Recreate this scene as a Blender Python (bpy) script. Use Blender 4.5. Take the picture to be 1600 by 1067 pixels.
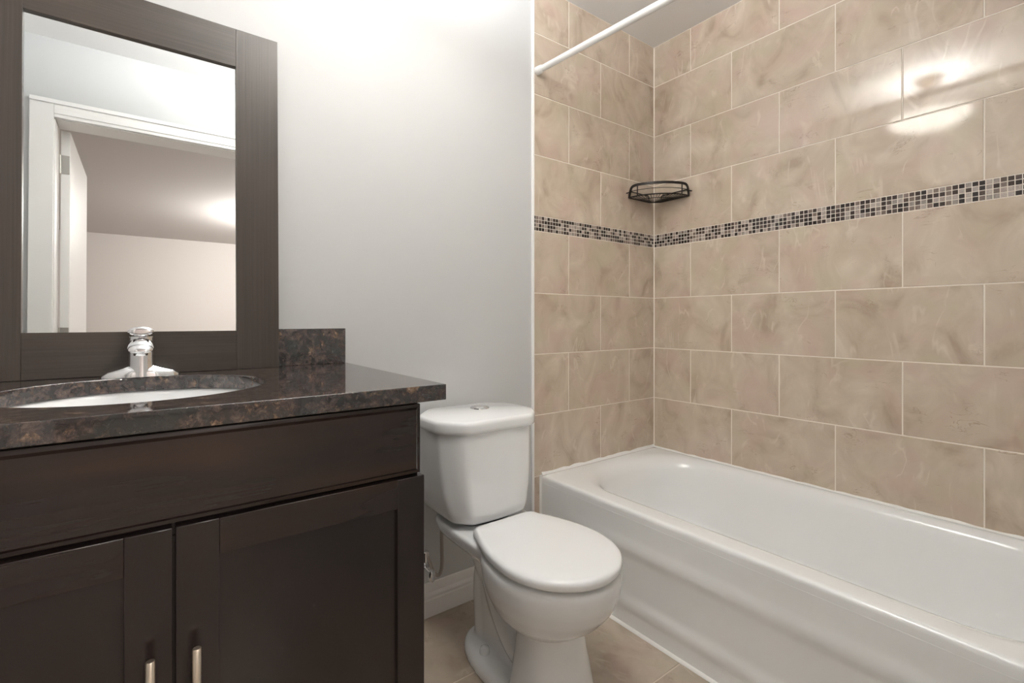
import bpy, bmesh, math, random
from mathutils import Vector, Matrix
random.seed(7)
PI = math.pi
for o in list(bpy.data.objects):
    bpy.data.objects.remove(o)
scene = bpy.context.scene
COL = scene.collection

# ------------------------------------------------------------------ camera
F_PX, YAW, HORIZON = 752.4, 0.6438, 500.0
cam_data = bpy.data.cameras.new('camera')
cam_data.sensor_width = 36.0
cam_data.lens = F_PX / 1600 * 36.0
cam_data.shift_y = (HORIZON - 533.5) / 1600
cam_data.clip_start = 0.02
cam = bpy.data.objects.new('camera', cam_data)
cam.location = (0, 0, 1.031)
cam.rotation_euler = (PI / 2, 0, -YAW)
COL.objects.link(cam)
scene.camera = cam
# ------------------------------------------------------------------ world, exposure
world = bpy.data.worlds.new('world')
scene.world = world
world.use_nodes = True
world.node_tree.nodes['Background'].inputs[0].default_value = (0.8, 0.88, 1.0, 1)
world.node_tree.nodes['Background'].inputs[1].default_value = 0.3
vs = scene.view_settings
vs.view_transform = 'Standard'
vs.look = 'None'
vs.exposure = 0.50
vs.gamma = 1.0
vs.use_curve_mapping = False
scene.cycles.max_bounces = 12
scene.cycles.diffuse_bounces = 8
scene.cycles.glossy_bounces = 6
scene.cycles.sample_clamp_indirect = 8.0


def point_light(name, loc, power, color, radius):
    ld = bpy.data.lights.new(name, 'POINT')
    ld.energy = power
    ld.color = color
    ld.shadow_soft_size = radius
    lo = bpy.data.objects.new(name, ld)
    lo.location = loc
    COL.objects.link(lo)
    return lo


# bulbs of the bathroom's hanging bowl light, and the next room's ceiling lamp
LAMP = Vector((0.52, 0.77, 2.407))
point_light('bathroom_lamp_light', LAMP + Vector((0, 0, -0.222)), 42, (0.965, 0.985, 1.0), 0.04)
point_light('next_room_lamp_light', (1.20, -2.9, 2.22), 105, (1.0, 0.955, 0.91), 0.10)


# ------------------------------------------------------------------ helpers: materials
def new_mat(name):
    m = bpy.data.materials.new(name)
    m.use_nodes = True
    nt = m.node_tree
    return m, nt, nt.nodes['Principled BSDF']


def simple(name, col, rough=0.5, metal=0.0, coat=0.0, spec=0.5, bump=None):
    m, nt, b = new_mat(name)
    b.inputs['Base Color'].default_value = (*col, 1)
    b.inputs['Roughness'].default_value = rough
    b.inputs['Metallic'].default_value = metal
    b.inputs['Coat Weight'].default_value = coat
    b.inputs['Coat Roughness'].default_value = 0.05
    b.inputs['Specular IOR Level'].default_value = spec
    if bump:
        tc = nt.nodes.new('ShaderNodeTexCoord')
        n = nt.nodes.new('ShaderNodeTexNoise')
        n.inputs['Scale'].default_value = bump[0]
        bp = nt.nodes.new('ShaderNodeBump')
        bp.inputs['Strength'].default_value = bump[1]
        bp.inputs['Distance'].default_value = 0.002
        nt.links.new(tc.outputs['Object'], n.inputs['Vector'])
        nt.links.new(n.outputs['Fac'], bp.inputs['Height'])
        nt.links.new(bp.outputs['Normal'], b.inputs['Normal'])
    return m


def ramp(nt, stops, interp='LINEAR'):
    r = nt.nodes.new('ShaderNodeValToRGB')
    r.color_ramp.interpolation = interp
    e = r.color_ramp.elements
    while len(e) < len(stops):
        e.new(0.5)
    for i, (p, c) in enumerate(stops):
        e[i].position = p
        e[i].color = (*c, 1)
    return r


def noise(nt, vec, scale, detail=4, rough=0.55, dist=0.0):
    n = nt.nodes.new('ShaderNodeTexNoise')
    n.inputs['Scale'].default_value = scale
    n.inputs['Detail'].default_value = detail
    n.inputs['Roughness'].default_value = rough
    n.inputs['Distortion'].default_value = dist
    nt.links.new(vec, n.inputs['Vector'])
    return n


def mixc(nt, fac, a, b, mode='MIX'):
    m = nt.nodes.new('ShaderNodeMix')
    m.data_type = 'RGBA'
    m.blend_type = mode
    for val, idx in ((fac, 0), (a, 6), (b, 7)):
        if isinstance(val, (int, float)):
            m.inputs[idx].default_value = val
        elif isinstance(val, tuple):
            m.inputs[idx].default_value = (*val, 1)
        else:
            nt.links.new(val, m.inputs[idx])
    return m.outputs[2]


def mapping(nt, vec, scale=(1, 1, 1), rot=(0, 0, 0), loc=(0, 0, 0)):
    mp = nt.nodes.new('ShaderNodeMapping')
    mp.inputs['Scale'].default_value = scale
    mp.inputs['Rotation'].default_value = rot
    mp.inputs['Location'].default_value = loc
    nt.links.new(vec, mp.inputs['Vector'])
    return mp.outputs[0]


def marble_tile(name, k=1.0, rough=0.16, spec=0.5):
    """beige printed ceramic; UV layer 'tile' is metres plus an offset of each tile's own"""
    m, nt, b = new_mat(name)
    uv = nt.nodes.new('ShaderNodeUVMap')
    uv.uv_map = 'tile'
    v = uv.outputs[0]
    c = lambda r, g, bb: (r * k, g * k, bb * k)
    v1 = mapping(nt, v, (1.0, 0.75, 1), (0, 0, 0.5))
    n1 = noise(nt, v1, 8, 4, 0.52, 0.9)
    base = ramp(nt, [(0.30, c(.355, .28, .21)), (0.44, c(.435, .36, .285)), (0.58, c(.485, .41, .33)), (0.74, c(.55, .475, .39))])
    nt.links.new(n1.outputs['Fac'], base.inputs[0])
    n2 = noise(nt, v, 6, 3, 0.5, 0.6)
    pf = ramp(nt, [(0.50, (0, 0, 0)), (0.68, (1, 1, 1))])
    nt.links.new(n2.outputs['Fac'], pf.inputs[0])
    sc = nt.nodes.new('ShaderNodeMath')
    sc.operation = 'MULTIPLY'
    sc.inputs[1].default_value = 0.55
    nt.links.new(pf.outputs[0], sc.inputs[0])
    col = mixc(nt, sc.outputs[0], base.outputs[0], c(.47, .345, .295))
    n3 = noise(nt, mapping(nt, v, (1, 1, 1), (0, 0, 1.1), (3, 1, 0)), 7, 3, 0.5, 0.4)
    gf = ramp(nt, [(0.53, (0, 0, 0)), (0.68, (0.6, 0.6, 0.6))])
    nt.links.new(n3.outputs['Fac'], gf.inputs[0])
    col = mixc(nt, gf.outputs[0], col, c(.44, .39, .29))
    # a few broad, soft light veins
    n4 = noise(nt, mapping(nt, v, (2.1, 0.8, 1), (0, 0, 0.35), (7, 2, 0)), 3.2, 3, 0.5, 0.9)
    vf = ramp(nt, [(0.475, (0, 0, 0)), (0.50, (.5, .5, .5)), (0.52, (0, 0, 0))])
    nt.links.new(n4.outputs['Fac'], vf.inputs[0])
    n4m = noise(nt, mapping(nt, v, (1, 1, 1), (0, 0, 0), (9, 3, 0)), 9, 2)
    vm = ramp(nt, [(0.50, (0, 0, 0)), (0.62, (1, 1, 1))])
    nt.links.new(n4m.outputs['Fac'], vm.inputs[0])
    vmm = nt.nodes.new('ShaderNodeMath')
    vmm.operation = 'MULTIPLY'
    nt.links.new(vf.outputs[0], vmm.inputs[0])
    nt.links.new(vm.outputs[0], vmm.inputs[1])
    col = mixc(nt, vmm.outputs[0], col, c(.60, .53, .45))
    # small dark cracks
    n5 = noise(nt, mapping(nt, v, (0.9, 2.2, 1), (0, 0, -0.5), (1, 9, 0)), 8, 4, 0.6, 1.2)
    n6 = noise(nt, mapping(nt, v, (1, 1, 1), (0, 0, 0), (4, 4, 0)), 11, 2)
    df = ramp(nt, [(0.488, (0, 0, 0)), (0.5, (1, 1, 1)), (0.512, (0, 0, 0))])
    dm = ramp(nt, [(0.57, (0, 0, 0)), (0.68, (.75, .75, .75))])
    nt.links.new(n5.outputs['Fac'], df.inputs[0])
    nt.links.new(n6.outputs['Fac'], dm.inputs[0])
    mm = nt.nodes.new('ShaderNodeMath')
    mm.operation = 'MULTIPLY'
    nt.links.new(df.outputs[0], mm.inputs[0])
    nt.links.new(dm.outputs[0], mm.inputs[1])
    col = mixc(nt, mm.outputs[0], col, c(.26, .18, .125))
    nt.links.new(col, b.inputs['Base Color'])
    b.inputs['Roughness'].default_value = rough
    b.inputs['Specular IOR Level'].default_value = spec
    return m


def mosaic_mat():
    m, nt, b = new_mat('mosaic_glass')
    uv = nt.nodes.new('ShaderNodeUVMap')
    uv.uv_map = 'rnd'
    sx = nt.nodes.new('ShaderNodeSeparateXYZ')
    nt.links.new(uv.outputs[0], sx.inputs[0])
    r = ramp(nt, [(0.0, (.030, .020, .017)), (0.26, (.055, .036, .030)), (0.47, (.10, .07, .058)), (0.56, (.22, .165, .14)),
                  (0.66, (.37, .30, .265)), (0.78, (.46, .39, .35)), (0.92, (.33, .285, .255))], 'CONSTANT')
    nt.links.new(sx.outputs[0], r.inputs[0])
    tc = nt.nodes.new('ShaderNodeTexCoord')
    n = noise(nt, tc.outputs['Object'], 180, 3, 0.6, 1.0)
    cr = ramp(nt, [(0.3, (.7, .7, .7)), (0.7, (1.2, 1.2, 1.2))])
    nt.links.new(n.outputs['Fac'], cr.inputs[0])
    nt.links.new(mixc(nt, 1.0, r.outputs[0], cr.outputs[0], 'MULTIPLY'), b.inputs['Base Color'])
    b.inputs['Roughness'].default_value = 0.12
    return m


def granite_mat():
    m, nt, b = new_mat('dark_brown_granite')
    tc = nt.nodes.new('ShaderNodeTexCoord')
    v = tc.outputs['Object']
    n1 = noise(nt, v, 58, 6, 0.72, 0.35)
    r1 = ramp(nt, [(0.36, (.012, .011, .011)), (0.47, (.032, .024, .023)), (0.56, (.075, .052, .046)), (0.68, (.14, .10, .085))])
    nt.links.new(n1.outputs['Fac'], r1.inputs[0])
    n2 = noise(nt, mapping(nt, v, (1, 1, 1), (0, 0, 0), (5, 2, 1)), 34, 5, 0.7, 0.35)
    f2 = ramp(nt, [(0.57, (0, 0, 0)), (0.66, (.85, .85, .85))])
    nt.links.new(n2.outputs['Fac'], f2.inputs[0])
    n2b = noise(nt, v, 120, 3, 0.6)
    tan = ramp(nt, [(0.35, (.07, .042, .03)), (0.55, (.24, .145, .09)), (0.72, (.42, .31, .23))])
    nt.links.new(n2b.outputs['Fac'], tan.inputs[0])
    col = mixc(nt, f2.outputs[0], r1.outputs[0], tan.outputs[0])
    n3 = noise(nt, mapping(nt, v, (1, 1, 1), (0, 0, 0), (1, 8, 3)), 20, 3, 0.5, 0.5)
    f3 = ramp(nt, [(0.57, (0, 0, 0)), (0.65, (.8, .8, .8))])
    nt.links.new(n3.outputs['Fac'], f3.inputs[0])
    col = mixc(nt, f3.outputs[0], col, (.026, .031, .030))
    vo = nt.nodes.new('ShaderNodeTexVoronoi')
    vo.inputs['Scale'].default_value = 140
    nt.links.new(v, vo.inputs['Vector'])
    f4 = ramp(nt, [(0.0, (.7, .7, .7)), (0.16, (0, 0, 0))])
    nt.links.new(vo.outputs['Distance'], f4.inputs[0])
    n4 = noise(nt, v, 16, 2)
    f5 = ramp(nt, [(0.52, (0, 0, 0)), (0.62, (1, 1, 1))])
    nt.links.new(n4.outputs['Fac'], f5.inputs[0])
    mm = nt.nodes.new('ShaderNodeMath')
    mm.operation = 'MULTIPLY'
    nt.links.new(f4.outputs[0], mm.inputs[0])
    nt.links.new(f5.outputs[0], mm.inputs[1])
    col = mixc(nt, mm.outputs[0], col, (.32, .25, .21))
    nt.links.new(col, b.inputs['Base Color'])
    b.inputs['Roughness'].default_value = 0.035
    b.inputs['IOR'].default_value = 1.6
    b.inputs['Specular IOR Level'].default_value = 0.8
    return m


def wood_mat(name, dark, light, grain_axis, rough=0.28, scale=1.0, blot=0.35, warm=(.075, .038, .022), bump=0.0, coat=0.0):
    m, nt, b = new_mat(name)
    tc = nt.nodes.new('ShaderNodeTexCoord')
    v = tc.outputs['Object']
    s = [70 * scale, 70 * scale, 70 * scale]
    s[grain_axis] = 2.2
    n = noise(nt, mapping(nt, v, tuple(s)), 1.0, 4, 0.6, 0.3)
    r = ramp(nt, [(0.35, dark), (0.65, light)])
    nt.links.new(n.outputs['Fac'], r.inputs[0])
    s2 = [9, 9, 9]
    s2[grain_axis] = 2.5
    n2 = noise(nt, mapping(nt, v, tuple(s2), (0, 0, 0), (2, 5, 1)), 1.0, 3, 0.5, 0.5)
    f = ramp(nt, [(0.45, (0, 0, 0)), (0.7, (blot, blot, blot))])
    nt.links.new(n2.outputs['Fac'], f.inputs[0])
    col = mixc(nt, f.outputs[0], r.outputs[0], warm)
    nt.links.new(col, b.inputs['Base Color'])
    b.inputs['Roughness'].default_value = rough
    b.inputs['Coat Weight'].default_value = coat
    b.inputs['Coat Roughness'].default_value = 0.2
    if bump:
        bp = nt.nodes.new('ShaderNodeBump')
        bp.inputs['Strength'].default_value = bump
        bp.inputs['Distance'].default_value = 0.001
        nt.links.new(n.outputs['Fac'], bp.inputs['Height'])
        nt.links.new(bp.outputs['Normal'], b.inputs['Normal'])
    return m


def emit_mat(name, col, strength):
    m, nt, b = new_mat(name)
    b.inputs['Base Color'].default_value = (*col, 1)
    b.inputs['Emission Color'].default_value = (*col, 1)
    b.inputs['Emission Strength'].default_value = strength
    b.inputs['Roughness'].default_value = 0.3
    return m


M_WALL = simple('wall_paint', (.555, .558, .557), 0.55, spec=0.3, bump=(90, 0.05))
M_CEIL = simple('ceiling_paint', (.80, .79, .78), 0.8, spec=0.2, bump=(60, 0.06))
M_TRIM = simple('trim_paint', (.82, .81, .80), 0.32)
M_HALL = simple('next_room_paint', (.62, .585, .565), 0.7, spec=0.2)
M_HCEIL = simple('next_room_ceiling_paint', (.60, .575, .565), 0.85, spec=0.2)
M_CARPET = simple('next_room_carpet', (.42, .38, .34), 0.95, spec=0.1, bump=(300, 0.5))
M_TILE = marble_tile('wall_tile', 1.22, 0.085, 0.6)
M_FTILE = marble_tile('floor_tile', 0.95, 0.28)
M_GROUT = simple('cream_grout', (.82, .755, .67), 0.85, spec=0.2)
M_FGROUT = simple('floor_grout', (.62, .54, .45), 0.85, spec=0.2)
M_MOSAIC = mosaic_mat()
M_GRANITE = granite_mat()
M_CERAMIC = simple('white_ceramic', (.855, .865, .87), 0.08, coat=0.3)
M_SEAT = simple('white_plastic', (.835, .845, .85), 0.22)
M_TUB = simple('white_tub_enamel', (.86, .87, .872), 0.14, coat=0.3)
M_CAULK = simple('white_caulk', (.85, .84, .82), 0.5)
M_CHROME = simple('chrome', (.86, .86, .87), 0.06, 1.0)
M_NICKEL = simple('brushed_nickel', (.80, .70, .58), 0.28, 1.0)
M_STEEL = simple('braided_steel', (.40, .36, .32), 0.38, 1.0, bump=(900, 0.6))
M_BRONZE = simple('dark_bronze_wire', (.022, .016, .013), 0.38, 0.4)
M_DARKGAP = simple('gap_shadow_black', (.02, .02, .02), 0.7)  # black that stands in for shade in the gap under the tank
M_ROD = simple('white_enamel_rod', (.86, .86, .85), 0.25)
M_MIRROR = simple('mirror_glass', (.90, .92, .915), 0.0, 1.0)
M_HINGE = simple('satin_steel_hinge', (.45, .43, .40), 0.35, 1.0)
M_BRASS = simple('lamp_bronze', (.10, .07, .05), 0.35, 0.8)
W_V = wood_mat('espresso_wood_vertical_grain', (.0175, .0112, .0104), (.0205, .0132, .0120), 2, 0.25, 1.0, 0.3, (.029, .0172, .0130), coat=0.15)
W_H = wood_mat('espresso_wood_horizontal_grain', (.0210, .0130, .0112), (.0234, .0144, .0123), 0, 0.25, 1.0, 0.7, (.046, .0240, .0160), coat=0.15)
F_V = wood_mat('mirror_frame_vertical_grain', (.040, .031, .0245), (.058, .0455, .036), 2, 0.36, 2.6, 0.3, (.06, .042, .03), bump=0.35)
F_H = wood_mat('mirror_frame_horizontal_grain', (.040, .031, .0245), (.058, .0455, .036), 0, 0.36, 2.6, 0.3, (.06, .042, .03), bump=0.35)


# ------------------------------------------------------------------ helpers: objects
def link(name, bm, mats, parent=None, smooth=True, angle=35, bevel=None, segs=2):
    me = bpy.data.meshes.new(name)
    bmesh.ops.recalc_face_normals(bm, faces=bm.faces[:])
    if smooth:
        for f in bm.faces:
            f.smooth = True
    bm.to_mesh(me)
    bm.free()
    if not isinstance(mats, (list, tuple)):
        mats = [mats]
    for m in mats:
        me.materials.append(m)
    if smooth:
        me.set_sharp_from_angle(angle=math.radians(angle))
    o = bpy.data.objects.new(name, me)
    COL.objects.link(o)
    if parent:
        o.parent = parent
        # keep the mesh where it was modelled (world coordinates)
        o.matrix_parent_inverse = parent_world(parent).inverted()
    if bevel:
        md = o.modifiers.new('bevel', 'BEVEL')
        md.width = bevel
        md.segments = segs
        md.limit_method = 'ANGLE'
        md.angle_limit = math.radians(40)
    return o


def parent_world(o):
    m = Matrix.Translation(o.location) @ o.rotation_euler.to_matrix().to_4x4()
    if o.parent:
        m = parent_world(o.parent) @ o.matrix_parent_inverse @ m
    return m


def structure(o):
    o['kind'] = 'structure'
    return o


def tag(o, label, cat, group=None):
    o['label'] = label
    o['category'] = cat
    if group:
        o['group'] = group
    return o


def thing(name, loc, label, cat, group=None):
    o = bpy.data.objects.new(name, None)
    o.location = loc
    o.empty_display_size = 0.1
    COL.objects.link(o)
    return tag(o, label, cat, group)


def add_box(bm, lo, hi, mat=0):
    x0, y0, z0 = lo
    x1, y1, z1 = hi
    vs_ = [bm.verts.new(p) for p in ((x0, y0, z0), (x1, y0, z0), (x1, y1, z0), (x0, y1, z0), (x0, y0, z1), (x1, y0, z1), (x1, y1, z1), (x0, y1, z1))]
    for f in ((0, 3, 2, 1), (4, 5, 6, 7), (0, 1, 5, 4), (1, 2, 6, 5), (2, 3, 7, 6), (3, 0, 4, 7)):
        bm.faces.new([vs_[i] for i in f]).material_index = mat
    return vs_


def box(name, lo, hi, mat, parent=None, bevel=None):
    bm = bmesh.new()
    add_box(bm, lo, hi)
    return link(name, bm, mat, parent, smooth=bevel is not None, bevel=bevel)


def add_loft(bm, rings, cap0=True, cap1=True, closed=True, mat=0):
    vr = [[bm.verts.new(p) for p in r] for r in rings]
    n = len(vr[0])
    for a, b in zip(vr, vr[1:]):
        for i in range(n if closed else n - 1):
            j = (i + 1) % n
            bm.faces.new((a[i], a[j], b[j], b[i])).material_index = mat
    if cap0:
        bm.faces.new(list(reversed(vr[0]))).material_index = mat
    if cap1:
        bm.faces.new(vr[-1]).material_index = mat
    return vr


def add_tube(bm, pts, r, n=12, closed=False, mat=0, caps=True):
    pts = [Vector(p) for p in pts]
    N = len(pts)
    rings = []
    prev = None
    for i, p in enumerate(pts):
        if closed:
            t = (pts[(i + 1) % N] - pts[i - 1]).normalized()
        else:
            t = (pts[min(i + 1, N - 1)] - pts[max(i - 1, 0)]).normalized()
        if prev is None:
            ref = Vector((0, 0, 1)) if abs(t.z) < 0.9 else Vector((1, 0, 0))
            a = t.cross(ref).normalized()
        else:
            a = (prev - t * prev.dot(t)).normalized()
        prev = a
        b = t.cross(a)
        rr = r[i] if isinstance(r, (list, tuple)) else r
        rings.append([p + (a * math.cos(k * 2 * PI / n) + b * math.sin(k * 2 * PI / n)) * rr for k in range(n)])
    if closed:
        vr = [[bm.verts.new(p) for p in q] for q in rings]
        for i in range(N):
            a, b = vr[i], vr[(i + 1) % N]
            for k in range(n):
                bm.faces.new((a[k], a[(k + 1) % n], b[(k + 1) % n], b[k])).material_index = mat
    else:
        add_loft(bm, rings, caps, caps, mat=mat)


def smooth_path(ctrl, n=8):
    """Catmull-Rom through the control points"""
    P = [Vector(c) for c in ctrl]
    P = [P[0] * 2 - P[1]] + P + [P[-1] * 2 - P[-2]]
    out = []
    for i in range(1, len(P) - 2):
        for k in range(n):
            t = k / n
            a, b, c, d = P[i - 1], P[i], P[i + 1], P[i + 2]
            out.append(0.5 * ((2 * b) + (c - a) * t + (2 * a - 5 * b + 4 * c - d) * t * t + (3 * b - a - 3 * c + d) * t ** 3))
    out.append(P[-2])
    return out


def add_lathe(bm, c, prof, n=32, axis='Z', mat=0, cap=True):
    """prof: list of (radius, height)"""
    c = Vector(c)
    rings = []
    for r, h in prof:
        ring = []
        for k in range(n):
            a = 2 * PI * k / n
            if axis == 'Z':
                p = Vector((r * math.cos(a), r * math.sin(a), h))
            elif axis == 'Y':
                p = Vector((r * math.cos(a), h, r * math.sin(a)))
            else:
                p = Vector((h, r * math.cos(a), r * math.sin(a)))
            ring.append(c + p)
        rings.append(ring)
    add_loft(bm, rings, cap and prof[0][0] > 1e-5, cap and prof[-1][0] > 1e-5, mat=mat)
    bmesh.ops.remove_doubles(bm, verts=bm.verts[:], dist=1e-6)


# ------------------------------------------------------------------ tiled surfaces
GAP = 0.0020


def tile_surface(name, P, rects, depth=0.0015, grout_rect=None, mosaic=None, mats=None, sill=0.0):
    """P(u, v, d) maps wall coordinates (d out of the wall) to the room; one mesh of tiles and grout"""
    bm = bmesh.new()
    uvl = bm.loops.layers.uv.new('tile')
    rnl = bm.loops.layers.uv.new('rnd')

    def one(u0, v0, u1, v1, gap, mat, ch):
        du, dv = random.uniform(0, 40), random.uniform(0, 40)
        rx, ry = random.random(), random.random()
        fl = random.choice((1, -1))
        u0 += gap; u1 -= gap; v0 += gap; v1 -= gap
        if u1 - u0 < 0.003 or v1 - v0 < 0.003:
            return
        q = [(u0, v0), (u1, v0), (u1, v1), (u0, v1)]
        qi = [(u0 + ch, v0 + ch), (u1 - ch, v0 + ch), (u1 - ch, v1 - ch), (u0 + ch, v1 - ch)]
        back = [bm.verts.new(P(a, b, -depth)) for a, b in q]
        mid = [bm.verts.new(P(a, b, -ch * 0.7)) for a, b in q]
        top = [bm.verts.new(P(a, b, 0)) for a, b in qi]
        fs = [(bm.faces.new(top), qi)]
        for i in range(4):
            j = (i + 1) % 4
            fs.append((bm.faces.new((back[i], back[j], mid[j], mid[i])), [q[i], q[j], q[j], q[i]]))
            fs.append((bm.faces.new((mid[i], mid[j], top[j], top[i])), [q[i], q[j], qi[j], qi[i]]))
        for f, uvs in fs:
            f.material_index = mat
            for lp, (a, b) in zip(f.loops, uvs):
                lp[uvl].uv = (du + fl * a, dv + fl * b)
                lp[rnl].uv = (rx, ry)

    for r in rects:
        one(*r, GAP, 0, 0.0012)
    for r in mosaic or []:
        one(*r, 0.0012, 2, 0.0007)
    u0, v0, u1, v1 = grout_rect
    # body of grout and backing board
    lo = [bm.verts.new(P(a, b, -0.0012)) for a, b in ((u0, v0), (u1, v0), (u1, v1), (u0, v1))]
    hi = [bm.verts.new(P(a, b, -0.012)) for a, b in ((u0, v0), (u1, v0), (u1, v1), (u0, v1))]
    for f in ([lo[0], lo[1], lo[2], lo[3]], [hi[3], hi[2], hi[1], hi[0]]):
        bm.faces.new(f).material_index = 1
    for i in range(4):
        j = (i + 1) % 4
        bm.faces.new((lo[i], hi[i], hi[j], lo[j])).material_index = 1
    return link(name, bm, mats or [M_TILE, M_GROUT, M_MOSAIC], smooth=False)


XR, YB, ZC = 2.035, 1.516, 2.407          # right wall, back wall, ceiling
XL, YF, WT = -0.47, -0.02, 0.12           # left wall, front wall (with the doorway) and its thickness
ROWS = [(.1400, .3905, 'A'), (.3905, .641, 'B'), (.641, .891, 'A'), (.891, 1.1414, 'B'), (1.1414, 1.3965, 'A'),
        (1.4585, 1.7069, 'B'), (1.7069, 1.9546, 'A'), (1.9546, 2.2053, 'B'), (2.2053, ZC, 'A')]
BAND = (1.3965, 1.4585)


def row_rects(length, first, rows):
    out = []
    for z0, z1, kind in rows:
        js = [0.0]
        u = first if kind == 'A' else first + 0.2
        while u < length - 0.004:
            js.append(u)
            u += 0.4
        js.append(length)
        out += [(a, z0, b, z1) for a, b in zip(js, js[1:])]
    return out


def band_rects(length, first):
    out = []
    p = (BAND[1] - BAND[0]) / 4
    n = int(math.ceil(length / p))
    for i in range(n):
        for k in range(4):
            out.append((i * p, BAND[0] + k * p, min(length, (i + 1) * p), BAND[0] + (k + 1) * p))
    return out


LR = YB - YF
structure(tile_surface('wall_right', lambda u, v, d: (XR - d, YB - u, v), row_rects(LR, .2057, ROWS[1:]),
                       grout_rect=(0, .36, LR, ZC), mosaic=band_rects(LR, 0)))
LB = 0.786
structure(tile_surface('wall_back_tiled', lambda u, v, d: (XR - u, YB - d, v),
                       row_rects(LB, .1896, ROWS) + [(0, 0, LB, .14)], grout_rect=(0, 0, LB, ZC), mosaic=band_rects(LB, 0)))
# painted walls, ceiling
XT = XR - LB
structure(box('wall_back', (XL - .1, YB + .002, 0), (XT + .01, YB + .12, ZC), M_WALL))
structure(box('wall_left', (XL - .1, YF - WT, 0), (XL, YB + .002, ZC), M_WALL))
structure(box('ceiling', (XL - .1, YF - WT, ZC), (XR + .1, YB + .12, ZC + .1), M_CEIL))
# front wall with doorway
DX0, DX1, DH = -0.350, 0.410, 2.030
bm = bmesh.new()
add_box(bm, (XL, YF - WT, 0), (DX0 - .008, YF, ZC))
add_box(bm, (DX1 + .008, YF - WT, 0), (XR + .05, YF, ZC))
add_box(bm, (DX0 - .008, YF - WT, DH + .008), (DX1 + .008, YF, ZC))
structure(link('wall_front', bm, M_WALL, smooth=False))
# tiled floor
FT = 0.341
fr = []
xs = [XL] + [0.94 + FT * k for k in range(-4, 4) if XL < 0.94 + FT * k < XR] + [XR]
ys = [YF] + [0.854 + FT * k for k in range(-3, 3) if YF < 0.854 + FT * k < YB] + [YB]
for a, b in zip(xs, xs[1:]):
    for c, d in zip(ys, ys[1:]):
        fr.append((a, c, b, d))
structure(tile_surface('floor', lambda u, v, d: (u, v, d), fr, grout_rect=(XL, YF, XR, YB), mats=[M_FTILE, M_FGROUT, M_MOSAIC]))


def profile_run(name, prof, p0, p1, out, mat):
    """a moulding: prof is (distance out, height) swept from p0 to p1"""
    bm = bmesh.new()
    out = Vector(out)
    rings = [[Vector(p) + out * a + Vector((0, 0, h)) for a, h in prof] for p in (p0, p1)]
    add_loft(bm, rings)
    return structure(link(name, bm, mat, angle=25))


BASEP = [(0, 0), (.014, 0), (.014, .058), (.0115, .062), (.0115, .066), (.0125, .070), (.011, .076), (.007, .082), (.006, .104), (.004, .112), (0, .114)]
profile_run('baseboard_back', BASEP, (0.43, YB + .002, .002), (XT - .002, YB + .002, .002), (0, -1, 0), M_TRIM)
profile_run('baseboard_left', BASEP, (XL, 0.0, .002), (XL, .87, .002), (1, 0, 0), M_TRIM)
# white strip along the edge of the tiling, caulk in the tile corner and along the tub
bm = bmesh.new()
add_loft(bm, [[(XT - .012, YB + .002, z), (XT - .012, YB - .003, z), (XT - .008, YB - .006, z), (XT - .002, YB - .006, z), (XT, YB - .003, z), (XT, YB + .002, z)] for z in (.002, ZC - .001)])
structure(link('trim_1', bm, M_TRIM, angle=50))
bm = bmesh.new()
add_loft(bm, [[(XR - .004, YB, z), (XR, YB - .004, z), (XR, YB, z)] for z in (.40, ZC - .002)])
structure(link('trim_2', bm, M_GROUT, smooth=False))
# door casing (bathroom side) and jamb lining
bm = bmesh.new()
CW = 0.085
for x0, x1, z0, z1 in ((DX0 - CW, DX0 - .004, 0, DH + CW), (DX1 + .004, DX1 + CW, 0, DH + CW), (DX0 - .004, DX1 + .004, DH + .004, DH + CW)):
    add_box(bm, (x0, YF, z0), (x1, YF + .016, z1))
add_box(bm, (DX0 - CW, YF, DH + CW - .02), (DX1 + CW, YF + .024, DH + CW))
add_box(bm, (DX0 - .004, YF + .016, DH + .02), (DX1 + .004, YF + .020, DH + .045))
add_box(bm, (DX0 - .006, YF - WT - .002, 0), (DX0, YF + .004, DH))
add_box(bm, (DX1, YF - WT - .002, 0), (DX1 + .006, YF + .004, DH))
add_box(bm, (DX0, YF - WT - .002, DH), (DX1, YF + .004, DH + .006))
structure(link('trim_3', bm, M_TRIM, smooth=True, angle=30, bevel=.002))
# ------------------------------------------------------------------ the next room, seen in the mirror
HY = -4.75
structure(box('wall_far', (-2.2, HY - .1, 0), (3.0, HY, ZC), M_HALL))
structure(box('wall_far_left', (-2.3, HY - .1, 0), (-2.2, YF - WT, ZC), M_HALL))
structure(box('wall_far_right', (3.0, HY - .1, 0), (3.1, YF - WT, ZC), M_HALL))
bm = bmesh.new()
add_box(bm, (-2.3, YF - WT, 0), (XL - .1, YF - WT + .1, ZC))
add_box(bm, (XR + .05, YF - WT, 0), (3.1, YF - WT + .1, ZC))
structure(link('wall_near', bm, M_HALL, smooth=False))
structure(box('floor.001', (-2.3, HY - .1, -.1), (3.1, YF, -.013), M_CARPET))
structure(box('ceiling.001', (-2.3, HY - .1, ZC), (3.1, YF - WT, ZC + .1), M_HCEIL))
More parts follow.
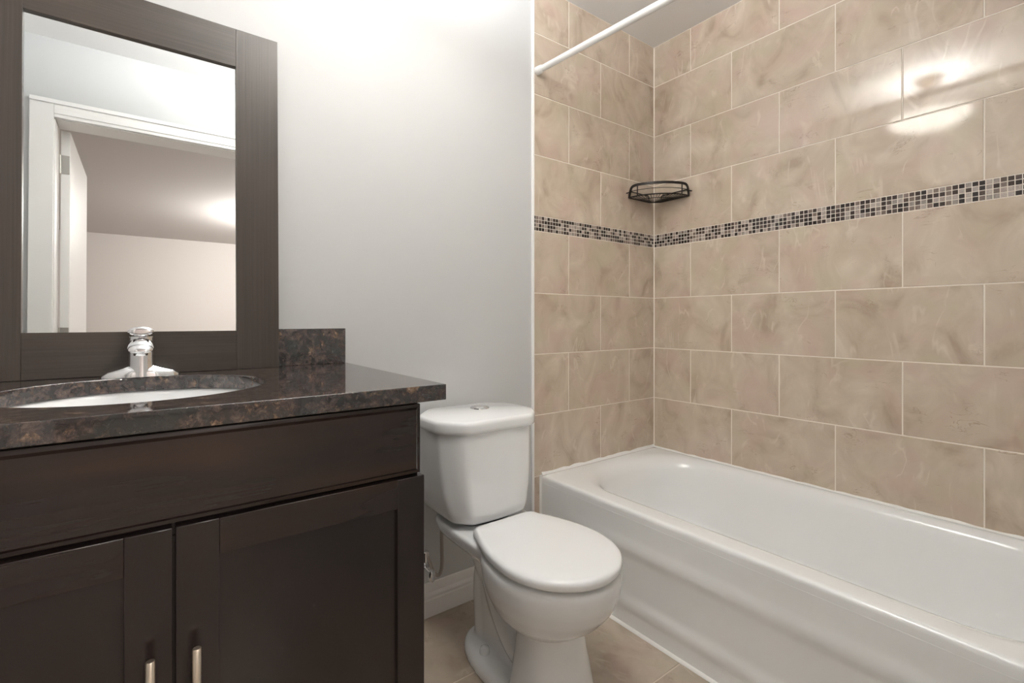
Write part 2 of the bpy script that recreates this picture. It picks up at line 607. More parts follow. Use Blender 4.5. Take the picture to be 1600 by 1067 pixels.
# open door swung into the next room
bm = bmesh.new()
dx, dy = DX0 + .004, YF - WT - .006
add_box(bm, (dx, dy - .755, .012), (dx + .035, dy, DH - .006))
door = structure(link('door_1', bm, M_TRIM, smooth=True, bevel=.002))
for i, z in enumerate((.22, 1.03, 1.86)):
    bm = bmesh.new()
    add_box(bm, (dx + .004, dy, z - .045), (dx + .032, dy + .002, z + .045))
    add_lathe(bm, (dx - .002, dy - .001, z - .045), [(.006, 0), (.006, .09)], 12)
    link('hinge', bm, M_HINGE, door)
bm = bmesh.new()
add_lathe(bm, (dx + .035, dy - .69, 1.0), [(.030, 0), (.030, .006), (.011, .012), (.011, .035), (.026, .042), (.028, .055), (.018, .066), (0.0, .068)], 24, 'X')
link('door_knob', bm, M_NICKEL, door)


# ------------------------------------------------------------------ vanity cabinet
CX0, CX1, CYF, CTOP = -0.390, 0.4375, 0.905, 0.866
van = thing('vanity_cabinet', (0.026, 1.2, 0), 'dark espresso wood vanity cabinet with two shaker doors under the granite top', 'cabinet')
bm = bmesh.new()
for lo, hi in (((CX0, CYF, .10), (CX0 + .018, YB, CTOP - .001)), ((CX1 - .018, CYF, .10), (CX1, YB, CTOP - .001)),
               ((CX0 + .018, CYF, .10), (CX1 - .018, YB, .118)), ((CX0 + .018, YB - .008, .118), (CX1 - .018, YB, CTOP - .001)),
               ((CX0 + .018, CYF, .118), (CX0 + .05, CYF + .019, CTOP - .001)), ((CX1 - .05, CYF, .118), (CX1 - .018, CYF + .019, CTOP - .001)),
               ((CX0 + .05, CYF, .70), (CX1 - .05, CYF + .019, CTOP - .001)), ((0.0, CYF, .118), (0.056, CYF + .019, .70))):
    add_box(bm, lo, hi)
add_box(bm, (CX0 + .002, CYF + .07, 0.0), (CX1 - .002, YB, .10))
link('cabinet_body', bm, W_V, van, bevel=.0015)
# false drawer front: thin lip, then the raised field
bm = bmesh.new()
z0, z1, x0, x1 = .7240, .8620, CX0 + .002, CX1 - .002
b_ = .011
rings = []
for ins, y in ((0, CYF - .0005), (0, CYF - .0150), (.0025, CYF - .0160), (.0065, CYF - .0166), (.0090, CYF - .0185), (.0105, CYF - .020)):
    rings.append([(x0 + ins, y, z0 + ins), (x1 - ins, y, z0 + ins), (x1 - ins, y, z1 - ins), (x0 + ins, y, z1 - ins)])
add_loft(bm, rings)
link('drawer_front', bm, W_H, van, angle=20)


def shaker_door(x0, x1, z0, z1, hx, htop):
    yf, yb = CYF - .0205, CYF - .0005
    s = .057
    bm = bmesh.new()
    add_box(bm, (x0 + s - .006, yf + .009, z0 + s - .006), (x1 - s + .006, yb - .002, z1 - s + .006))
    d = link('door', bm, W_V, van, smooth=False)
    # stiles and rails
    bm = bmesh.new()
    add_box(bm, (x0, yf, z0), (x0 + s, yb, z1))
    link('stile', bm, W_V, d, bevel=.0014)
    bm = bmesh.new()
    add_box(bm, (x1 - s, yf, z0), (x1, yb, z1))
    link('stile', bm, W_V, d, bevel=.0014)
    for a, b in ((z0, z0 + s), (z1 - s, z1)):
        bm = bmesh.new()
        add_box(bm, (x0 + s, yf + .0002, a), (x1 - s, yb, b))
        link('rail', bm, W_H, d, bevel=.0012)
    # bar pull standing on two posts
    bm = bmesh.new()
    yh = yf - .030
    add_lathe(bm, (hx, yh, htop - .165), [(0, 0), (.0052, 0), (.006, .001), (.006, .164), (.0052, .165), (0, .165)], 20)
    for z in (htop - .035, htop - .130):
        add_lathe(bm, (hx, yh, z), [(.0045, 0), (.0045, .0305)], 12, 'Y')
    h = link('handle', bm, M_NICKEL, d, angle=50)
    h['label'] = 'brushed nickel bar handle'
    return d


DZ0, DZ1 = .115, .7185
shaker_door(CX0 + .003, .0262, DZ0, DZ1, -.0005, .547)
shaker_door(.0302, .4425, DZ0, DZ1, .0550, .543)

# ------------------------------------------------------------------ counter, backsplash, sink
KX0, KX1, KY0, KY1, KZ0, KZ1 = -0.432, 0.488, 0.876, YB + .0015, .867, .899
SC = Vector((-.018, 1.195))
SA, SB = .222, .214
bm = bmesh.new()
corners = [(KX0, KY0), (KX1, KY0), (KX1, KY1), (KX0, KY1)]
angs = sorted([2 * PI * i / 96 for i in range(96)] + [math.atan2(c[1] - SC.y, c[0] - SC.x) % (2 * PI) for c in corners])


def hit(a):
    dx_, dy_ = math.cos(a), math.sin(a)
    t = min([((KX1 if dx_ > 0 else KX0) - SC.x) / dx_ if abs(dx_) > 1e-9 else 1e9, ((KY1 if dy_ > 0 else KY0) - SC.y) / dy_ if abs(dy_) > 1e-9 else 1e9])
    return SC.x + dx_ * t, SC.y + dy_ * t


def ell(a, ex=0.0):
    # radius of the ellipse in direction a
    c, s = math.cos(a), math.sin(a)
    r = 1 / math.sqrt((c / (SA + ex)) ** 2 + (s / (SB + ex)) ** 2)
    return SC.x + c * r, SC.y + s * r


rings = []
for fn, z in ((lambda a: ell(a), KZ0), (lambda a: ell(a), KZ1 - .002), (lambda a: ell(a, .002), KZ1), (hit, KZ1), (hit, KZ0)):
    rings.append([(*fn(a), z) for a in angs])
rings.append(rings[0])
vr = [[bm.verts.new(p) for p in r] for r in rings[:-1]]
vr.append(vr[0])
n = len(angs)
for a, b in zip(vr, vr[1:]):
    for i in range(n):
        bm.faces.new((a[i], a[(i + 1) % n], b[(i + 1) % n], b[i]))
top = link('countertop', bm, M_GRANITE, angle=30, bevel=.004, segs=3)
tag(top, 'polished dark brown granite countertop with an oval sink cut-out on the vanity', 'countertop')
bs = box('backsplash', (KX0 + .003, YB - .020, KZ1 + .0002), (.481, YB + .0015, 1.0055), M_GRANITE, bevel=.0015)
tag(bs, 'low dark granite backsplash standing along the wall behind the mirror', 'backsplash')
# sink: oval porcelain bowl under the counter
bm = bmesh.new()
prof = [(1.10, -.0008), (1.02, -.0008), (1.0, -.003), (.985, -.012), (.95, -.045), (.86, -.090), (.70, -.122), (.45, -.140), (.16, -.147), (.10, -.150)]
rg = []
for k, h in prof:
    rg.append([(SC.x + (SA + .004) * k * math.cos(2 * PI * i / 64), SC.y + (SB + .004) * k * math.sin(2 * PI * i / 64), KZ0 + h) for i in range(64)])
outer = []
for k, h in reversed(prof):
    outer.append([(SC.x + (SA + .014) * k * math.cos(2 * PI * i / 64), SC.y + (SB + .014) * k * math.sin(2 * PI * i / 64), KZ0 + h - .010) for i in range(64)])
add_loft(bm, rg + outer, False, False)
add_loft(bm, [rg[0], outer[-1]], False, False)
bmesh.ops.remove_doubles(bm, verts=bm.verts[:], dist=1e-5)
sink = tag(link('sink', bm, M_CERAMIC, angle=60), 'white oval undermount porcelain sink set in the dark granite', 'sink')
bm = bmesh.new()
add_lathe(bm, (SC.x, SC.y, KZ0 - .152), [(.0, .006), (.018, .007), (.026, .006), (.030, .003), (.030, -.006)], 32)
link('drain', bm, M_CHROME, sink)

# ------------------------------------------------------------------ faucet
fx, fy, fz = -.0175, 1.432, KZ1
fau = thing('faucet', (fx, fy, fz), 'chrome single-lever faucet with winged base behind the sink', 'faucet')
bm = bmesh.new()
rings = []
for xx, hw, hh in ((-.0735, .006, .005), (-.071, .013, .009), (-.060, .019, .015), (-.040, .023, .021), (-.022, .026, .028), (0, .0265, .029), (.022, .026, .028), (.040, .023, .021), (.060, .019, .015), (.071, .013, .009), (.0735, .006, .005)):
    ring = []
    for i in range(17):
        a = PI * i / 16
        ring.append((fx + xx, fy - hw * math.cos(a), fz + max(.0, hh * math.sin(a) ** .7)))
    rings.append(ring)
add_loft(bm, rings)
link('base', bm, M_CHROME, fau, angle=50)
bm = bmesh.new()
add_lathe(bm, (fx, fy, fz), [(.0285, .0), (.0280, .006), (.0265, .02), (.0258, .045), (.0255, .070), (.0255, .088), (.0245, .094), (0, .096)], 36)
link('body', bm, M_CHROME, fau, angle=50)
# spout: rounded beak reaching over the sink
bm = bmesh.new()
rings = []
for t, w, h, z, y in ((0, .022, .016, .072, 0.0), (.2, .0225, .017, .075, -.025), (.5, .0235, .0175, .074, -.055), (.8, .0245, .0165, .070, -.085), (.95, .0235, .014, .0665, -.102), (1, .019, .009, .064, -.109), (1.0, .011, .004, .0625, -.112)):
    ring = []
    for i in range(24):
        a = 2 * PI * i / 24
        zz = math.sin(a)
        ring.append((fx + w * math.cos(a), fy + y, fz + z + h * (zz if zz > 0 else zz * .55)))
    rings.append(ring)
add_loft(bm, rings)
link('spout', bm, M_CHROME, fau, angle=60)
bm = bmesh.new()
add_lathe(bm, (fx, fy - .088, fz + .053), [(.0, .0), (.0115, 0), (.0128, .0015), (.0128, .010), (.0128, .014)], 28)
link('aerator', bm, M_CHROME, fau, angle=50)
# lever: domed cap with a broad tongue over the spout
bm = bmesh.new()
rings = []
for y, w, z, h in ((.027, .010, .098, .006), (.021, .021, .101, .011), (.006, .0258, .104, .0135), (-.012, .0258, .1045, .0135), (-.032, .0255, .1045, .0130), (-.046, .0250, .1045, .0125), (-.0515, .0235, .1045, .0112), (-.053, .019, .1045, .008), (-.053, .008, .1045, .003)):
    rings.append([(fx + w * math.cos(2 * PI * i / 24), fy + y, fz + z + h * math.sin(2 * PI * i / 24) * (1 if i < 12 else .8)) for i in range(24)])
add_loft(bm, rings)
link('lever', bm, M_CHROME, fau, angle=60)

# ------------------------------------------------------------------ framed mirror leaning on the backsplash
ML, MR, MH, FW, FT_ = -.3285, .288, .921, .1035, .022
LEAN = .0245
mir = thing('mirror', ((ML + MR) / 2, 1.4714, KZ1 + .0005), 'large mirror in a wide dark wood frame leaning above the sink', 'mirror')
mir.rotation_euler = (-LEAN, 0, 0)


def frame_piece(outline, mat):
    """outline: 4 (x, z) in world x and height above counter"""
    bm = bmesh.new()
    cx = mir.location.x
    f = [bm.verts.new((x - cx, 0, z)) for x, z in outline]
    b = [bm.verts.new((x - cx, FT_, z)) for x, z in outline]
    bm.faces.new(f)
    bm.faces.new(list(reversed(b)))
    for i in range(4):
        j = (i + 1) % 4
        bm.faces.new((f[i], b[i], b[j], f[j]))
    o = link('frame', bm, mat, None, bevel=.0007)
    o.parent = mir
    return o


frame_piece([(ML, 0), (ML + FW, 0), (ML + FW, MH), (ML, MH)], F_V)
frame_piece([(MR - FW, 0), (MR, 0), (MR, MH), (MR - FW, MH)], F_V)
frame_piece([(ML + FW, 0), (MR - FW, 0), (MR - FW, FW), (ML + FW, FW)], F_H)
frame_piece([(ML + FW, MH - FW), (MR - FW, MH - FW), (MR - FW, MH), (ML + FW, MH)], F_H)
bm = bmesh.new()
cx = mir.location.x
add_box(bm, (ML + FW - .01 - cx, .009, FW - .01), (MR - FW + .01 - cx, .013, MH - FW + .01))
g = link('glass', bm, M_MIRROR, None, smooth=False)
g.parent = mir

# ------------------------------------------------------------------ toilet
TX = .865
toi = thing('toilet', (TX, 1.15, 0), 'white two-piece toilet with closed lid standing between vanity and tub', 'toilet')


def egg(z, yc, a, bf, bb, n=48, p=2.0, x=TX):
    out = []
    for i in range(n):
        t = 2 * PI * i / n
        c, s = math.cos(t), math.sin(t)
        c = math.copysign(abs(c) ** (2 / p), c)
        s = math.copysign(abs(s) ** (2 / p), s)
        out.append((x + a * c, yc + (bb if s > 0 else bf) * s, z))
    return out


bm = bmesh.new()
# bowl
add_loft(bm, [egg(*q) for q in ((.205, .985, .070, .075, .09), (.222, .985, .098, .100, .12), (.236, .985, .118, .122, .15), (.262, .985, .142, .155, .19), (.30, .982, .160, .184, .21),
                                (.335, .980, .170, .197, .22), (.368, .980, .173, .203, .225), (.384, .980, .172, .202, .225), (.391, .980, .166, .196, .22))])
# front column
add_loft(bm, [egg(*q) for q in ((0, .985, .126, .135, .10), (.03, .985, .122, .130, .10), (.09, .985, .110, .117, .09), (.16, .985, .097, .103, .085), (.225, .985, .089, .095, .085), (.28, .985, .085, .09, .085))])
# foot
add_loft(bm, [egg(*q, p=2.5) for q in ((0, 1.11, .112, .20, .235), (.020, 1.11, .111, .20, .233), (.034, 1.11, .105, .20, .226), (.041, 1.11, .094, .19, .215))])
# rear leg and web
add_loft(bm, [egg(*q, p=3) for q in ((.0, 1.17, .052, .17, .125), (.10, 1.17, .050, .16, .115), (.22, 1.18, .052, .16, .115), (.30, 1.2, .070, .17, .13), (.36, 1.22, .11, .17, .15))])
# trapway bulges
add_tube(bm, smooth_path([(TX, 1.02, .09), (TX, 1.10, .115), (TX, 1.17, .19), (TX, 1.21, .27), (TX, 1.23, .33)], 6), .064, 20)
add_tube(bm, smooth_path([(TX, 1.16, .30), (TX, 1.24, .30), (TX, 1.275, .20), (TX, 1.265, .02)], 6), .050, 20)
# shelf carrying the tank
add_loft(bm, [egg(*q, p=4.5) for q in ((.315, 1.24, .085, .14, .13), (.345, 1.25, .120, .17, .15), (.365, 1.26, .136, .19, .16), (.390, 1.27, .140, .20, .165), (.398, 1.27, .135, .196, .16))])
bowl = link('bowl', bm, M_CERAMIC, toi)
md = bowl.modifiers.new('remesh', 'REMESH')
md.mode = 'VOXEL'
md.voxel_size = .0045
md.use_smooth_shade = True
md = bowl.modifiers.new('smooth', 'SMOOTH')
md.factor = .5
md.iterations = 14
# tank
def tank_ring(z, hw, yc, yf, yb=1.488):
    pts = [(hw * .95, yb), (hw, yb - .02), (hw, yc + .012), (hw - .006, yc)]
    m = hw * .60
    for k in range(1, 7):
        t = k / 7
        # chamfer running into a slightly bowed front
        x = hw - .006 + (m - hw + .006) * t
        pts.append((x, yc + (yf + .006 - yc) * math.sin(t * PI / 2) ** 1.15))
    for k in range(0, 7):
        x = m * (1 - k / 6)
        pts.append((x, yf + .006 * (x / m) ** 2))
    left = [(-x, y) for x, y in reversed(pts[:-1])]
    return [(TX + x, y, z) for x, y in pts + left]


bm = bmesh.new()
TK = [(.412, .120, 1.275, 1.235), (.4165, .134, 1.262, 1.216), (.425, .142, 1.258, 1.209), (.45, .152, 1.262, 1.206), (.50, .164, 1.270, 1.207), (.57, .172, 1.277, 1.209), (.64, .176, 1.280, 1.211), (.690, .178, 1.281, 1.212)]
add_loft(bm, [tank_ring(*q) for q in TK])
tank = link('tank', bm, M_CERAMIC, toi, angle=60)
# tank lid
def lid_ring(z, ins):
    hw, c = .190 - ins, .068
    P = [(hw, 1.41), (hw - .070, 1.492 - ins), (-hw + .070, 1.492 - ins), (-hw, 1.41), (-hw, 1.285), (-hw + .020, 1.255), (-hw + .068, 1.207 + ins), (hw - .068, 1.207 + ins), (hw - .020, 1.255), (hw, 1.285)]
    # round the corners
    out = []
    n = len(P)
    for i in range(n):
        p, q, r = Vector((*P[i - 1], 0)), Vector((*P[i], 0)), Vector((*P[(i + 1) % n], 0))
        d = min(.022, (p - q).length * .45, (r - q).length * .45)
        a, b = q + (p - q).normalized() * d, q + (r - q).normalized() * d
        for k in range(5):
            t = k / 4
            s = a * (1 - t) ** 2 + q * 2 * t * (1 - t) + b * t * t
            out.append((TX + .005 + s.x, s.y, z))
    return out


bm = bmesh.new()
add_loft(bm, [lid_ring(*q) for q in ((.6895, .004), (.692, .001), (.700, 0), (.716, 0), (.723, .002), (.727, .0065), (.7285, .012))])
lid = link('tank_lid', bm, M_CERAMIC, toi, angle=50)
bm = bmesh.new()
add_lathe(bm, (.908, 1.395, .728), [(.033, 0), (.0325, .003), (.028, .0055), (.0265, .0045), (.0255, .0062), (.012, .0078), (0, .008)], 36)
fb = link('flush_button', bm, M_CHROME, lid, angle=40)
fb['label'] = 'round chrome flush button'
# black block painting in the shadow between tank and bowl
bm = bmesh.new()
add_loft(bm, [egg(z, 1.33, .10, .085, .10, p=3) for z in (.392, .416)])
link('gap_shadow', bm, M_DARKGAP, toi)


def seat_outline(ins, z):
    a, yc, bf = .168 - ins, .962, .187 - ins
    yb, hb = 1.196 - ins, .118 - ins
    pts = []
    for i in range(33):
        t = -PI + PI * i / 32
        pts.append((a * math.cos(t), yc + bf * math.sin(t)))
    up = []
    for i in range(1, 11):
        t = i / 10
        y = yc + (yb - .03 - yc) * t
        up.append((a - (a - hb) * t ** 1.9, y))
    cr = [(hb - .0025, yb - .015), (hb - .010, yb - .005), (hb - .022, yb)]
    right = up + cr
    left = [(-x, y) for x, y in reversed(right)]
    return [(TX - .004 + x, y, z) for x, y in pts + right + left]


bm = bmesh.new()
add_loft(bm, [seat_outline(i, z) for i, z in ((.040, .392), (.034, .393), (.032, .396), (.034, .4005), (.040, .4018))])
link('seat', bm, M_SEAT, toi, angle=60)
bm = bmesh.new()
add_loft(bm, [seat_outline(i, z) for i, z in ((.008, .4020), (.002, .4032), (0, .408), (.0002, .416), (.0015, .4215), (.006, .4255), (.014, .4275), (.05, .4285))])
link('seat_lid', bm, M_SEAT, toi, angle=60)
for sx in (-1, 1):
    bm = bmesh.new()
    add_tube(bm, [(TX - .006 + sx * .055, 1.197, .4095), (TX - .006 + sx * .095, 1.197, .4095)], .0085, 16)
    link('hinge', bm, M_SEAT, toi, angle=50)
for sx in (-1, 1):
    bm = bmesh.new()
    add_lathe(bm, (TX + sx * .070, 1.195, .038), [(.0150, 0), (.0148, .012), (.0130, .019), (.0075, .0235), (0, .0245)], 20)
    link('bolt_cap', bm, M_SEAT, toi, angle=60)

# ------------------------------------------------------------------ water supply behind the toilet
valve = thing('shutoff_valve', (.728, 1.47, .22), 'small chrome shutoff valve with oval knob on the wall beside the toilet', 'valve')
bm = bmesh.new()
add_lathe(bm, (.728, 1.440, .222), [(.0125, 0), (.0125, .022), (.0085, .026), (.0085, .068), (.026, .070), (.027, .0765)], 24, 'Y')
add_lathe(bm, (.728, 1.448, .232), [(.010, 0), (.010, .018), (.0115, .018), (.0115, .032), (.006, .036)], 20)
link('valve_body', bm, M_CHROME, valve, angle=45)
bm = bmesh.new()
rings = []
for dy_, k in ((0, .45), (-.004, .9), (-.010, 1.0), (-.016, .9), (-.019, .5)):
    rings.append([(.7345 + .0125 * k * math.cos(2 * PI * i / 24), 1.425 + dy_, .196 + .022 * k * math.sin(2 * PI * i / 24)) for i in range(24)])
add_loft(bm, rings)
add_lathe(bm, (.731, 1.424, .205), [(.005, 0), (.005, .02)], 12, 'Y')
link('knob', bm, M_CHROME, valve, angle=50)
bm = bmesh.new()
path = smooth_path([(.773, 1.42, .411), (.773, 1.42, .34), (.774, 1.42, .27), (.774, 1.42, .215), (.766, 1.423, .186), (.750, 1.430, .195), (.737, 1.440, .235), (.729, 1.447, .262)], 8)
add_tube(bm, path, .0058, 12)
add_lathe(bm, (.773, 1.42, .388), [(.009, 0), (.0135, .003), (.0135, .019), (.011, .0225)], 12)
tag(link('supply_hose', bm, M_STEEL, angle=60), 'braided steel water hose looping from the toilet tank to the wall valve', 'hose')

# ------------------------------------------------------------------ bathtub
tub = thing('bathtub', ((1.285 + XR) / 2, .75, 0), 'white alcove bathtub with a ribbed apron along the tiled wall', 'bathtub')
UX0, UX1, UY0, UY1, UZ = 1.287, XR - .001, YF + .002, YB - .001, .393
UC = Vector((1.688, .735))
IA, IB = .305, .705           # half sizes of the opening
def uhit(a, ins):
    c, s = math.cos(a), math.sin(a)
    t = min(((UX1 - ins if c > 0 else UX0 + ins) - UC.x) / c if abs(c) > 1e-9 else 1e9, ((UY1 - ins if s > 0 else UY0 + ins) - UC.y) / s if abs(s) > 1e-9 else 1e9)
    return UC.x + c * t, UC.y + s * t


def opening(ax, by, r, oy=0.0):
    """rounded rectangle, the same number of points for every size"""
    r = min(r, ax * .98, by * .98)
    out = []
    for k, (sx, sy) in enumerate(((1, 1), (-1, 1), (-1, -1), (1, -1))):
        for i in range(17):
            a = k * PI / 2 + PI / 2 * i / 16
            out.append((UC.x + sx * (ax - r) + r * math.cos(a), UC.y + oy + sy * (by - r) + r * math.sin(a)))
        p, q = out[-1], None
        nk = (k + 1) % 4
        sx2, sy2 = ((1, 1), (-1, 1), (-1, -1), (1, -1))[nk]
        a = nk * PI / 2
        q = (UC.x + sx2 * (ax - r) + r * math.cos(a), UC.y + oy + sy2 * (by - r) + r * math.sin(a))
        m = 24 if k in (1, 3) else 8
        for i in range(1, m):
            out.append((p[0] + (q[0] - p[0]) * i / m, p[1] + (q[1] - p[1]) * i / m))
    return out


bm = bmesh.new()
base_ring = opening(IA, IB, .25)
ua = [math.atan2(y - UC.y, x - UC.x) for x, y in base_ring]
for cx_, cy_ in ((UX0, UY0), (UX1, UY0), (UX1, UY1), (UX0, UY1)):
    ca = math.atan2(cy_ - UC.y, cx_ - UC.x)
    k = min(range(len(ua)), key=lambda i: abs(math.remainder(ua[i] - ca, 2 * PI)))
    ua[k] = ca
rings = []
for ins, z in ((0, UZ - .040), (0, UZ - .014), (.0012, UZ - .007), (.004, UZ - .0025), (.010, UZ - .0003), (.018, UZ)):
    rings.append([(*uhit(a, ins), z) for a in ua])
for ex, z, r in ((.036, UZ, .26), (.024, UZ - .0012, .258), (.012, UZ - .005, .254), (.002, UZ - .012, .25), (-.007, UZ - .024, .248), (-.014, UZ - .05, .245), (-.024, UZ - .11, .235), (-.040, UZ - .19, .22), (-.058, UZ - .25, .20), (-.085, UZ - .295, .18), (-.13, UZ - .32, .15), (-.19, UZ - .330, .11)):
    # the head end slopes more
    oy = -max(0, -ex) * .6
    rings.append([(x, y, z) for x, y in opening(IA + ex, IB + ex * 1.5, r, oy)])
rings.append([(UC.x + (x - UC.x) * .3, UC.y + (y - UC.y) * .5, UZ - .334) for x, y, z in rings[-1]])
add_loft(bm, rings, False, True)
link('basin', bm, M_TUB, tub, angle=60)
# apron: moulded front panel
bm = bmesh.new()
prof = [(UZ - .030, 0), (.330, 0), (.305, .0005), (.292, .0018), (.278, .0045), (.262, .0054), (.249, .004), (.238, .0014), (.226, .0003), (.18, .0005), (.12, .001), (.103, .0025), (.092, .006), (.078, .008), (.066, .0072), (.056, .005), (.048, .004), (.02, .006), (.0, .007)]
cols = []
ny = 60
for j in range(ny + 1):
    y = UY1 + (UY0 - UY1) * j / ny
    t = min(1, max(0, (UY1 - .10 - y) / .12))
    t = t * t * (3 - 2 * t)
    col_ = [(UX0 - .0004 - d * t, y, z) for z, d in prof]
    cols.append(col_ + [(UX0 + .012, y, z) for z, d in reversed(prof)])
add_loft(bm, cols, True, True)
apron = link('apron', bm, M_TUB, tub, angle=60)
bm = bmesh.new()
add_lathe(bm, (UC.x, .22, UZ - .337), [(.0, .004), (.022, .004), (.032, .002), (.034, -.001)], 28)
link('drain', bm, M_CHROME, tub)
# caulk bead along floor and walls
bm = bmesh.new()
add_loft(bm, [[(UX0 - .016, y, .0005), (UX0 - .013, y, .006), (UX0 - .004, y, .010), (UX0 + .002, y, .0005)] for y in (UY1, UY0)])
structure(link('trim_4', bm, M_CAULK, angle=60))
bm = bmesh.new()
random.seed(3)
w1, w2 = [], []
for j in range(49):
    t = j / 48
    r_ = .0035 + random.uniform(0, .004)
    y = YB + (YF - YB) * t
    w1.append([(XR - .006, y, UZ - .001), (XR - .004, y, UZ + .003), (XR - .0003, y, UZ + r_), (XR + .001, y, UZ - .001)])
for j in range(25):
    t = j / 24
    r_ = .007 + random.uniform(0, .006)
    x = XR + (1.290 - XR) * t
    w2.append([(x, YB - .007, UZ - .001), (x, YB - .005, UZ + .003), (x, YB - .0003, UZ + r_), (x, YB + .001, UZ - .001)])
add_loft(bm, w1)
add_loft(bm, w2)
add_loft(bm, [[(UX0 - .008, YB, z), (UX0 - .005, YB - .004, z), (UX0 + .002, YB - .006, z), (UX0 + .002, YB, z)] for z in (.002, UZ)])
structure(link('trim_5', bm, M_CAULK, angle=60))

# ------------------------------------------------------------------ shower rod
RB, RF = Vector((1.266, YB, 2.050)), Vector((1.360, YF, 2.022))
rod = thing('shower_rod', tuple((RB + RF) / 2), 'white curtain rod spanning the tub alcove near the ceiling', 'rod')
bm = bmesh.new()
add_tube(bm, [RB + (RF - RB) * .002, RB + (RF - RB) * .5, RF + (RB - RF) * .002], .0125, 24)
link('pole', bm, M_ROD, rod, angle=50)
for p, q in ((RB, RF), (RF, RB)):
    bm = bmesh.new()
    u = (q - p).normalized()
    add_tube(bm, [p + u * .0004, p + u * .004, p + u * .030, p + u * .034], [.0175, .0175, .0155, .0135], 24)
    link('end_cap', bm, M_ROD, rod, angle=40)

# ------------------------------------------------------------------ wire corner caddy
cz = 1.617
cad = thing('corner_caddy', (XR, YB, cz), 'black wire corner caddy mounted in the tiled corner above the mosaic band', 'caddy')
def arc(r, z, a0=0.0, a1=PI / 2, n=24, off=.010):
    # quarter ring round the room corner, flattened a little
    out = []
    for i in range(n + 1):
        a = a0 + (a1 - a0) * i / n
        out.append((XR - off - r * math.cos(a), YB - off - r * math.sin(a), z))
    return out


R = .193
bm = bmesh.new()
# tall flat front band with rounded ends dropping to the floor ring
pts = arc(R, cz + .052, .13, PI / 2 - .13, 20)
e0, e1 = arc(R, cz, .0, .0, 1)[0], arc(R, cz, PI / 2, PI / 2, 1)[0]
full = smooth_path([(e0[0], e0[1], cz), (e0[0], e0[1] - .004, cz + .020), (pts[0][0] - .002, pts[0][1] + .010, cz + .045)] + pts[1:-1:3] + [(pts[-1][0] + .010, pts[-1][1] - .002, cz + .045), (e1[0] - .004, e1[1], cz + .020), (e1[0], e1[1], cz)], 5)
rings = []
for i, p in enumerate(full):
    q = Vector(full[min(i + 1, len(full) - 1)]) - Vector(full[max(i - 1, 0)])
    q.normalize()
    rad = Vector((p[0] - (XR - .01), p[1] - (YB - .01), 0)).normalized()
    up = rad.cross(q).normalized()
    p = Vector(p)
    rings.append([p + rad * .002 + up * .0058, p - rad * .002 + up * .0058, p - rad * .002 - up * .0058, p + rad * .002 - up * .0058])
add_loft(bm, rings)
link('front_band', bm, M_BRONZE, cad, angle=40)
bm = bmesh.new()
ring = arc(R, cz, 0, PI / 2, 24) + [(XR - .055, YB - .010, cz), (XR - .010 - .0, YB - .05, cz)][:0]
add_tube(bm, arc(R, cz), .0032, 8)
loop = [(XR - .01 - R, YB - .006, cz), (XR - .045, YB - .006, cz), (XR - .006, YB - .045, cz), (XR - .006, YB - .01 - R, cz)]
add_tube(bm, loop, .0032, 8)
# fan of floor wires from the corner cut to the arc
for i in range(1, 20):
    t = i / 20
    a = PI / 2 * t
    p0 = Vector((XR - .045 + .039 * t, YB - .006 - .039 * t, cz))
    p1 = Vector(arc(R, cz, a, a, 1)[0])
    add_tube(bm, [p0, p1], .0017, 6)
add_tube(bm, arc(R * .62, cz, .06, PI / 2 - .06, 16), .0016, 6)
link('wire_floor', bm, M_BRONZE, cad, angle=60)
bm = bmesh.new()
zr = cz + .032
for pth in ([(XR - .01 - R - .012, YB - .004, cz + .020), (XR - .01 - R + .02, YB - .004, zr), (XR - .055, YB - .004, zr), (XR - .047, YB - .004, zr - .004), (XR - .045, YB - .005, cz)],
            [(XR - .004, YB - .01 - R - .012, cz + .020), (XR - .004, YB - .01 - R + .02, zr), (XR - .004, YB - .055, zr), (XR - .004, YB - .047, zr - .004), (XR - .005, YB - .045, cz)]):
    add_tube(bm, pth, .0027, 8)
link('back_rail', bm, M_BRONZE, cad, angle=60)
bm = bmesh.new()
for a in (.22, PI / 2 - .22):
    p = arc(R - .004, cz, a, a, 1)[0]
    add_tube(bm, [p, (p[0], p[1], cz + .050)], .0028, 8)
add_tube(bm, arc(R - .002, cz + .028, .05, PI / 2 - .05, 20), .0016, 6)
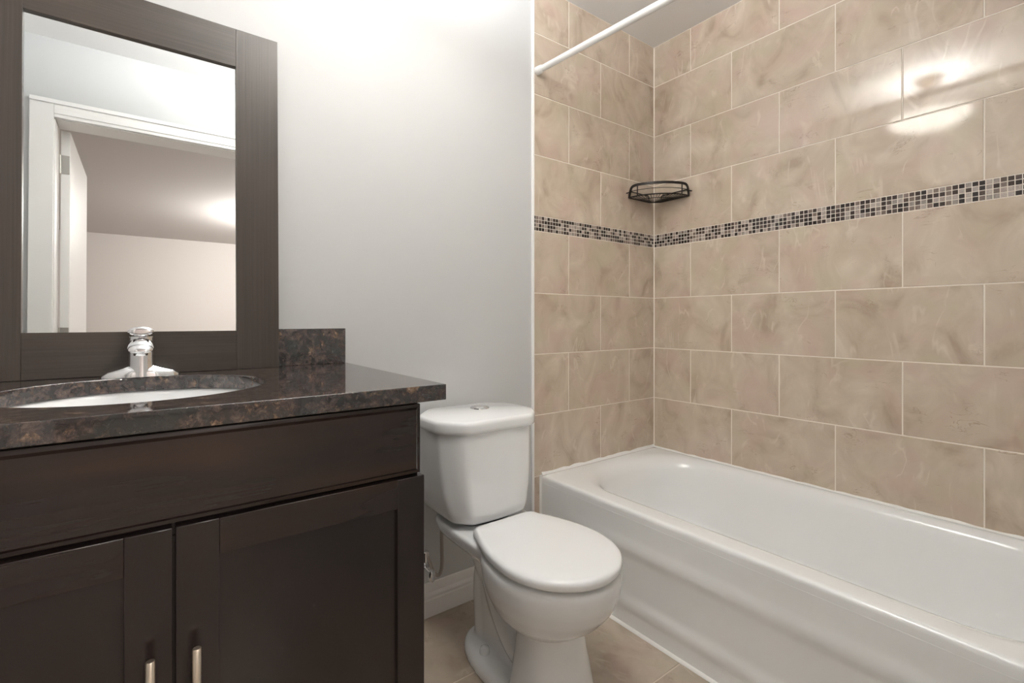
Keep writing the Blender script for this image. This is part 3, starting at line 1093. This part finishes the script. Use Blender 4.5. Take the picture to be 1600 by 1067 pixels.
link('upright', bm, M_BRONZE, cad, angle=60)

# ------------------------------------------------------------------ ceiling light (seen as a reflection in the tiles)
cl = thing('ceiling_light', tuple(LAMP), 'hanging bowl ceiling light whose reflection glows on the tiled wall', 'ceiling light')
bm = bmesh.new()
add_lathe(bm, LAMP, [(.0, -.0005), (.068, -.0005), (.068, -.010), (.050, -.034), (.016, -.046), (0, -.046)], 36)
link('canopy', bm, M_BRASS, cl, angle=40)
bm = bmesh.new()
add_lathe(bm, LAMP, [(.007, -.04), (.007, -.27)], 16)
for k in range(3):
    a = 2 * PI * k / 3 + .5
    add_tube(bm, [LAMP + Vector((.012 * math.cos(a), .012 * math.sin(a), -.045)), LAMP + Vector((.174 * math.cos(a), .174 * math.sin(a), -.232))], .004, 8)
link('stem', bm, M_BRASS, cl, angle=40)
bm = bmesh.new()
inn = [(.006, -.276), (.06, -.273), (.115, -.262), (.155, -.244), (.180, -.224)]
out_ = [(.186, -.222), (.162, -.248), (.118, -.268), (.06, -.281), (.006, -.285)]
add_lathe(bm, LAMP, inn + out_, 48, cap=False)
M_BOWL = emit_mat('frosted_glass_bowl', (1.0, .96, .88), 11)
link('glass_bowl', bm, M_BOWL, cl, angle=60)
bm = bmesh.new()
add_lathe(bm, LAMP, [(.0, -.299), (.010, -.296), (.014, -.289), (.010, -.283), (.004, -.275)], 20)
link('finial', bm, M_BRASS, cl, angle=60)
# lamp of the next room
NL = Vector((1.20, -2.9, ZC))
nl = thing('ceiling_light.001', tuple(NL), 'round frosted ceiling lamp in the next room beyond the doorway', 'ceiling light')
bm = bmesh.new()
add_lathe(bm, NL, [(.0, -.0005), (.16, -.0005), (.165, -.015), (.155, -.02)], 32)
link('canopy', bm, M_BRASS, nl, angle=40)
bm = bmesh.new()
add_lathe(bm, NL, [(.150, -.018), (.14, -.055), (.10, -.085), (.05, -.098), (0, -.10)], 32, cap=False)
link('glass_bowl', bm, emit_mat('next_room_glass', (1.0, .82, .62), 3.0), nl, angle=60)
